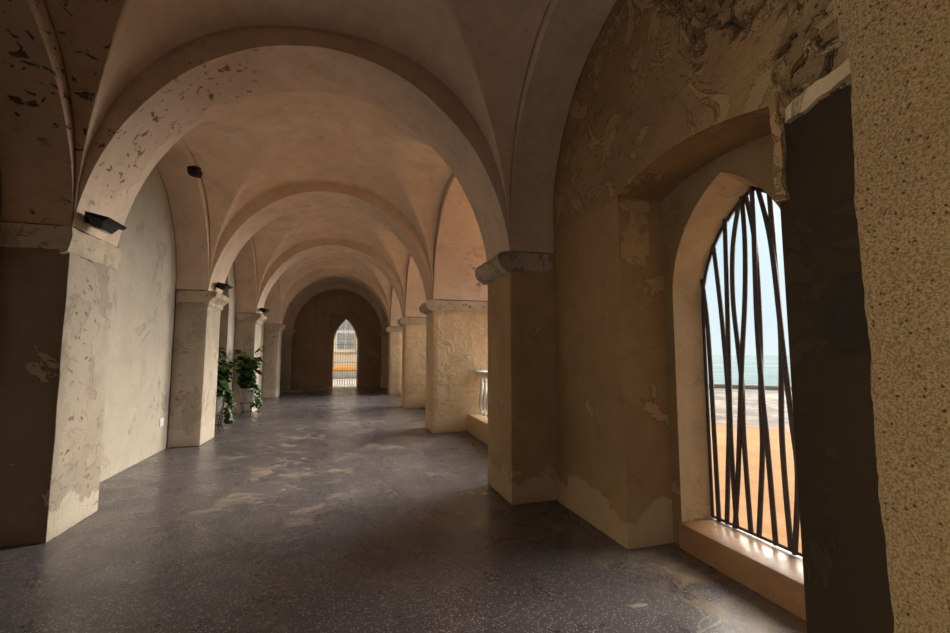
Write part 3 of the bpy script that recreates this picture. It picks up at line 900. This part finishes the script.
# ------------------------------------------------------------------ potted plants
def leaf(bm, p, d, n, s):
    d = d.normalized(); w = d.cross(n).normalized(); n = w.cross(d).normalized()
    pts = [(0, 0, 0), (.25, .42, .10), (.60, .38, .06), (1.0, 0, -.12), (.60, -.38, .06), (.25, -.42, .10), (.45, 0, -.02)]
    V = [bm.verts.new(p+s*(a*d+b*w+c*n)) for a, b, c in pts]
    for q in ((0, 1, 6), (1, 2, 6), (2, 3, 6), (3, 4, 6), (4, 5, 6), (5, 0, 6)): bm.faces.new([V[k] for k in q])
def rv(): return Vector((random.uniform(-1, 1), random.uniform(-1, 1), random.uniform(-1, 1)))
def plant(loc, label, seed, top, spread, trails):
    random.seed(seed)
    r = tag(empty('potted_plant', loc), label, 'plant', 'potted vines by the left wall')
    zr = .70
    # stand
    bm = bmesh.new()
    for k in range(4):
        a = PI/4+k*PI/2
        c, s = math.cos(a), math.sin(a)
        tube(bm, catmull([(.20*c, .20*s, .001), (.13*c, .13*s, .12), (.15*c, .15*s, .26), (.17*c, .17*s, .34)], 5), .009, 6)
    for z, rad in ((.33, .165), (.12, .125)):
        tube(bm, [(rad*math.cos(2*PI*k/20), rad*math.sin(2*PI*k/20), z) for k in range(21)], .007, 6)
    link('stand', bm, M['iron'], r, 50)
    bm = bmesh.new()
    lathe(bm, [(.10, .345), (.12, .35), (.155, .50), (.175, .66), (.19, .67), (.19, .71), (.17, .71), (.165, .66)], seg=24)
    pt = link('pot', bm, M['pot'], r, 40)
    bm = bmesh.new(); lathe(bm, [(.01, .64), (.163, .64), (.163, .672), (.01, .68)], seg=20)
    link('soil', bm, M['soil'], pt, 40)
    st = bmesh.new(); fo = bmesh.new()
    for k in range(13):
        a = random.uniform(0, 2*PI); rr = random.uniform(.1, spread)
        h = random.uniform(.35, 1.0)*top
        P = catmull([(.06*math.cos(a), .06*math.sin(a), .66), (.4*rr*math.cos(a), .4*rr*math.sin(a), .7+h*.5), (rr*math.cos(a), rr*math.sin(a), .7+h)], 8)
        tube(st, P, .006, 5)
        for j, p in enumerate(P[2:]):
            for q in range(2):
                b = random.uniform(0, 2*PI)
                d = Vector((math.cos(b), math.sin(b), random.uniform(-.7, .2)))
                leaf(fo, p+.07*rv(), d, Vector((0, 0, 1))+.5*rv(), random.uniform(.13, .21))
    for k in range(trails):
        a = random.uniform(-.5, 1.2); e = random.uniform(.0, .22)
        c, s = math.cos(a), math.sin(a)
        R1 = random.uniform(.20, .27)
        P = catmull([(.1*c, .1*s, .67), (R1*.85*c, R1*.85*s, .78), ((R1+.05)*c, (R1+.05)*s, .62), ((R1+.03)*c+.03*rv().x, (R1+.03)*s, .35), ((R1+.06)*c, (R1+.06)*s+.03*rv().y, .06+e)], 6)
        tube(st, P, .004, 5)
        for j, p in enumerate(P[6:]):
            for q in range(2):
                b = random.uniform(0, 2*PI)
                d = Vector((math.cos(b), math.sin(b), random.uniform(-1.2, -.2)))
                pp_ = p+.03*rv(); pp_.z = max(pp_.z, .1)
                leaf(fo, pp_, d, Vector((c, s, .5))+.4*rv(), random.uniform(.06, .10))
    link('stems', st, M['stem'], r, 50)
    link('foliage', fo, M['leaf'], r, 0)
    return r
plant((-2.52, 10.2, 0), 'leafy green potted vine nearer the camera, half hidden by the second pillar', 3, 1.1, .24, 5)
plant((-2.36, 12.42, 0), 'bushy green potted vine in front of the third left pillar', 11, 1.05, .40, 5)

# ------------------------------------------------------------------ gate in the end doorway
GY = YE+.30
g = tag(empty('gate', (.02, GY, 0)), 'pale metal grille gate in the pointed doorway of the end wall', 'gate')
O = (.02, GY, 0)
bm = bmesh.new()
tube(bm, [(.02-.55, GY, .02)]+[(.02+(u-.02)*.97, GY, z-.015) for u, z in pp]+[(.02+.55, GY, .02)], .016, 6)
link('frame', bm, M['grille'], g, 40, O)
def head(u):
    hw, rise = .57, 1.24; k = (rise*rise-hw*hw)/(2*hw); R = hw+k
    return 2.08+math.sqrt(max(0, R*R-(abs(u-.02)+k)**2))
for k in range(9):
    u = .02-.46+k*.115
    bm = bmesh.new(); tube(bm, [(u, GY, .02), (u, GY, head(u)-.02)], .0075, 6)
    link('upright_bar', bm, M['grille'], g, 50, O)
for z in (.05, .42, .80, 1.2, 1.6, 2.05):
    bm = bmesh.new(); tube(bm, [(.02-.55, GY, z), (.02+.55, GY, z)], .0085, 6)
    link('cross_bar', bm, M['grille'], g, 50, O)
for k in range(8):
    u = .02-.4+k*.115
    bm = bmesh.new(); tube(bm, [(u+.05*math.cos(2*PI*j/16), GY, .23+.13*math.sin(2*PI*j/16)) for j in range(17)], .006, 5)
    link('ring', bm, M['grille'], g, 50, O)

# ------------------------------------------------------------------ outside, beyond the gate
bm = bmesh.new(); box(bm, -6, 6, YE+.5, 34, -.2, -.01)
tag(link('courtyard_ground', bm, M['paving'], smooth=0), 'pale paved yard beyond the gate', 'ground', kind='structure')
b = tag(empty('building', (0, 32, 0)), 'pale stone building with a paned window seen through the gate', 'building')
bm = bmesh.new(); box(bm, -6, 6, 32, 33, 0, 7); link('facade', bm, M['facade'], b, 0, (0, 32, 0))
bm = bmesh.new(); box(bm, -.66, .62, 31.93, 31.99, 1.88, 4.2); wf = link('window', bm, M['frame'], b, 0, (0, 32, 0))
for x in (-.56, .05):
    for z0_, z1_ in ((1.98, 2.50), (2.56, 3.08), (3.30, 4.10)):
        bm = bmesh.new(); box(bm, x, x+.50, 31.90, 31.935, z0_, z1_); link('pane', bm, M['pane'], wf, 0, (0, 32, 0))
bm = bmesh.new(); box(bm, -.80, .76, 31.80, 31.995, 1.74, 1.87, bevel=.01); link('ledge', bm, M['facade'], b, 40, (0, 32, 0))
bm = bmesh.new(); box(bm, -2.6, 2.2, 30.6, 30.85, -.009, .50, bevel=.01)
lw = tag(link('low_wall', bm, M['paving'], smooth=40), 'low pale wall with an orange top in the yard beyond the gate', 'wall', kind='thing')
bm = bmesh.new(); box(bm, -2.6, .72, 30.58, 30.87, .501, .80, bevel=.01)
tag(link('coping', bm, M['ochre'], lw, 40), 'orange painted coping')

# ------------------------------------------------------------------ outside, beach and sea
bm = bmesh.new()
ux, uy = .752, .659
def strip_ground(bm, d0, d1, z0, z1, w):
    a = Vector((ux, uy, 0)); s = Vector((-uy, ux, 0))
    V = [bm.verts.new(a*d+s*t+Vector((0, 0, z))) for d, t, z in ((d0, -w, z0), (d0, w, z0), (d1, w, z1), (d1, -w, z1))]
    bm.faces.new(V)
box(bm, XO+.16, 90, -60, 34, -1.2, -.5)
tag(link('beach', bm, M['beach'], smooth=0), 'orange sand beach turning wet and grey towards the sea', 'beach', kind='structure')
bm = bmesh.new(); strip_ground(bm, 33, 6000, -.42, -.42, 6000); strip_ground(bm, 33, 33.01, -.42, -1.2, 6000)
tag(link('sea', bm, M['sea'], smooth=0), 'pale blue sea up to the horizon', 'sea', kind='structure')
bm = bmesh.new()
a = Vector((ux, uy, 0)); s = Vector((-uy, ux, 0))
t = bmesh.new()
for k in range(60):
    pass
t.free()
pts = []
ring = []
bmw = bmesh.new()
for k in range(81):
    u = -30+60*k/80
    c = a*31.6+s*u
    w = .5+.25*noise.noise(Vector((u*.6, 1, 1))); h = .22+.12*noise.noise(Vector((u*1.3, 5, 1)))
    ring.append([bmw.verts.new(c+a*d+Vector((0, 0, z))) for d, z in ((-w, -.52), (-w*.5, -.5+h*.7), (0, -.5+h), (w*.5, -.5+h*.7), (w, -.52))])
for k in range(80):
    for j in range(4): bmw.faces.new((ring[k][j], ring[k][j+1], ring[k+1][j+1], ring[k+1][j]))
    bmw.faces.new((ring[k][4], ring[k][0], ring[k+1][0], ring[k+1][4]))
bmw.faces.new(ring[0]); bmw.faces.new(ring[-1])
tag(link('seaweed_bank', bmw, M['clump'], smooth=50), 'dark bank of rock and weed at the water edge', 'shore', kind='structure')

# ------------------------------------------------------------------ sky and sun
w = bpy.data.worlds.new('World'); S.world = w; w.use_nodes = True
T = w.node_tree; N = T.nodes; bg = N['Background']
tc = N.new('ShaderNodeTexCoord')
sp = N.new('ShaderNodeSeparateXYZ'); T.links.new(tc.outputs['Generated'], sp.inputs[0])
cr = N.new('ShaderNodeValToRGB'); T.links.new(sp.outputs[2], cr.inputs[0])
e = cr.color_ramp.elements
e[0].position = 0.0; e[0].color = (.71, .85, .90, 1)
e[1].position = .9; e[1].color = (.30, .52, .82, 1)
m1 = cr.color_ramp.elements.new(.30); m1.color = (.53, .75, .89, 1)
cn = N.new('ShaderNodeTexNoise'); T.links.new(tc.outputs['Generated'], cn.inputs[0]); cn.inputs['Scale'].default_value = 2.2; cn.inputs['Detail'].default_value = 7
mr = N.new('ShaderNodeMapRange'); T.links.new(cn.outputs[0], mr.inputs[0])
for k, v in zip(('From Min', 'From Max', 'To Min', 'To Max'), (.42, .70, 0, .8)): mr.inputs[k].default_value = v
mx = N.new('ShaderNodeMixRGB'); T.links.new(mr.outputs[0], mx.inputs[0]); T.links.new(cr.outputs[0], mx.inputs[1]); mx.inputs[2].default_value = (.90, .92, .93, 1)
T.links.new(mx.outputs[0], bg.inputs[0])
def lobe(d, amt, p):
    """extra sky brightness added around direction d"""
    v = N.new('ShaderNodeVectorMath'); v.operation = 'DOT_PRODUCT'
    T.links.new(tc.outputs['Generated'], v.inputs[0]); v.inputs[1].default_value = Vector(d).normalized()
    a = N.new('ShaderNodeMath'); a.operation = 'MAXIMUM'; T.links.new(v.outputs['Value'], a.inputs[0]); a.inputs[1].default_value = 0
    b = N.new('ShaderNodeMath'); b.operation = 'POWER'; T.links.new(a.outputs[0], b.inputs[0]); b.inputs[1].default_value = p
    c = N.new('ShaderNodeMath'); c.operation = 'MULTIPLY'; T.links.new(b.outputs[0], c.inputs[0]); c.inputs[1].default_value = amt
    return c.outputs[0]
def add(a, b):
    n = N.new('ShaderNodeMath'); n.operation = 'ADD'; T.links.new(a, n.inputs[0])
    if isinstance(b, float): n.inputs[1].default_value = b
    else: T.links.new(b, n.inputs[1])
    return n.outputs[0]
SEA = add(lobe((.7, .7, .1), .25, 2), .155)
T.links.new(SEA, bg.inputs[1])
bw = N.new('ShaderNodeBackground'); bw.inputs[0].default_value = (1.0, .88, .70, 1)      # warm sky glow by the sun; left lobe added to light near pier
T.links.new(add(lobe((1, .2, .6), 6.0, 30), lobe((-1, -.15, .25), 4.9, 4)), bw.inputs[1])
ads = N.new('ShaderNodeAddShader'); T.links.new(bg.outputs[0], ads.inputs[0]); T.links.new(bw.outputs[0], ads.inputs[1])
T.links.new(ads.outputs[0], N['World Output'].inputs[0])
def sun(name, direction, strength, angle, color):
    L = bpy.data.lights.new(name, 'SUN'); L.energy = strength; L.angle = math.radians(angle); L.color = color
    o = bpy.data.objects.new(name, L); COL.objects.link(o)
    o.rotation_euler = (-Vector(direction)).to_track_quat('-Z', 'Y').to_euler()
    o.location = (30, -10, 30)
    return o
sun('sun', (1, .28, .50), 3.5, 60, (1, .93, .83))

# ------------------------------------------------------------------ camera
cam = bpy.data.cameras.new('camera'); co = bpy.data.objects.new('camera', cam); COL.objects.link(co)
cam.sensor_width = 36; cam.lens = 435/950*36; cam.clip_start = .05; cam.clip_end = 12000
co.location = (0, 0, 1.55)
co.rotation_euler = (math.radians(90+5.058), 0, math.radians(-16.58))
S.camera = co
S.view_settings.view_transform = 'Standard'
try: S.view_settings.look = 'None'
except Exception: pass
S.view_settings.exposure = 1.42
S.view_settings.gamma = 1
S.view_settings.use_curve_mapping = False
S.cycles.max_bounces = 16; S.cycles.diffuse_bounces = 10; S.cycles.glossy_bounces = 4
S.cycles.use_denoising = True
S.cycles.sample_clamp_indirect = 8
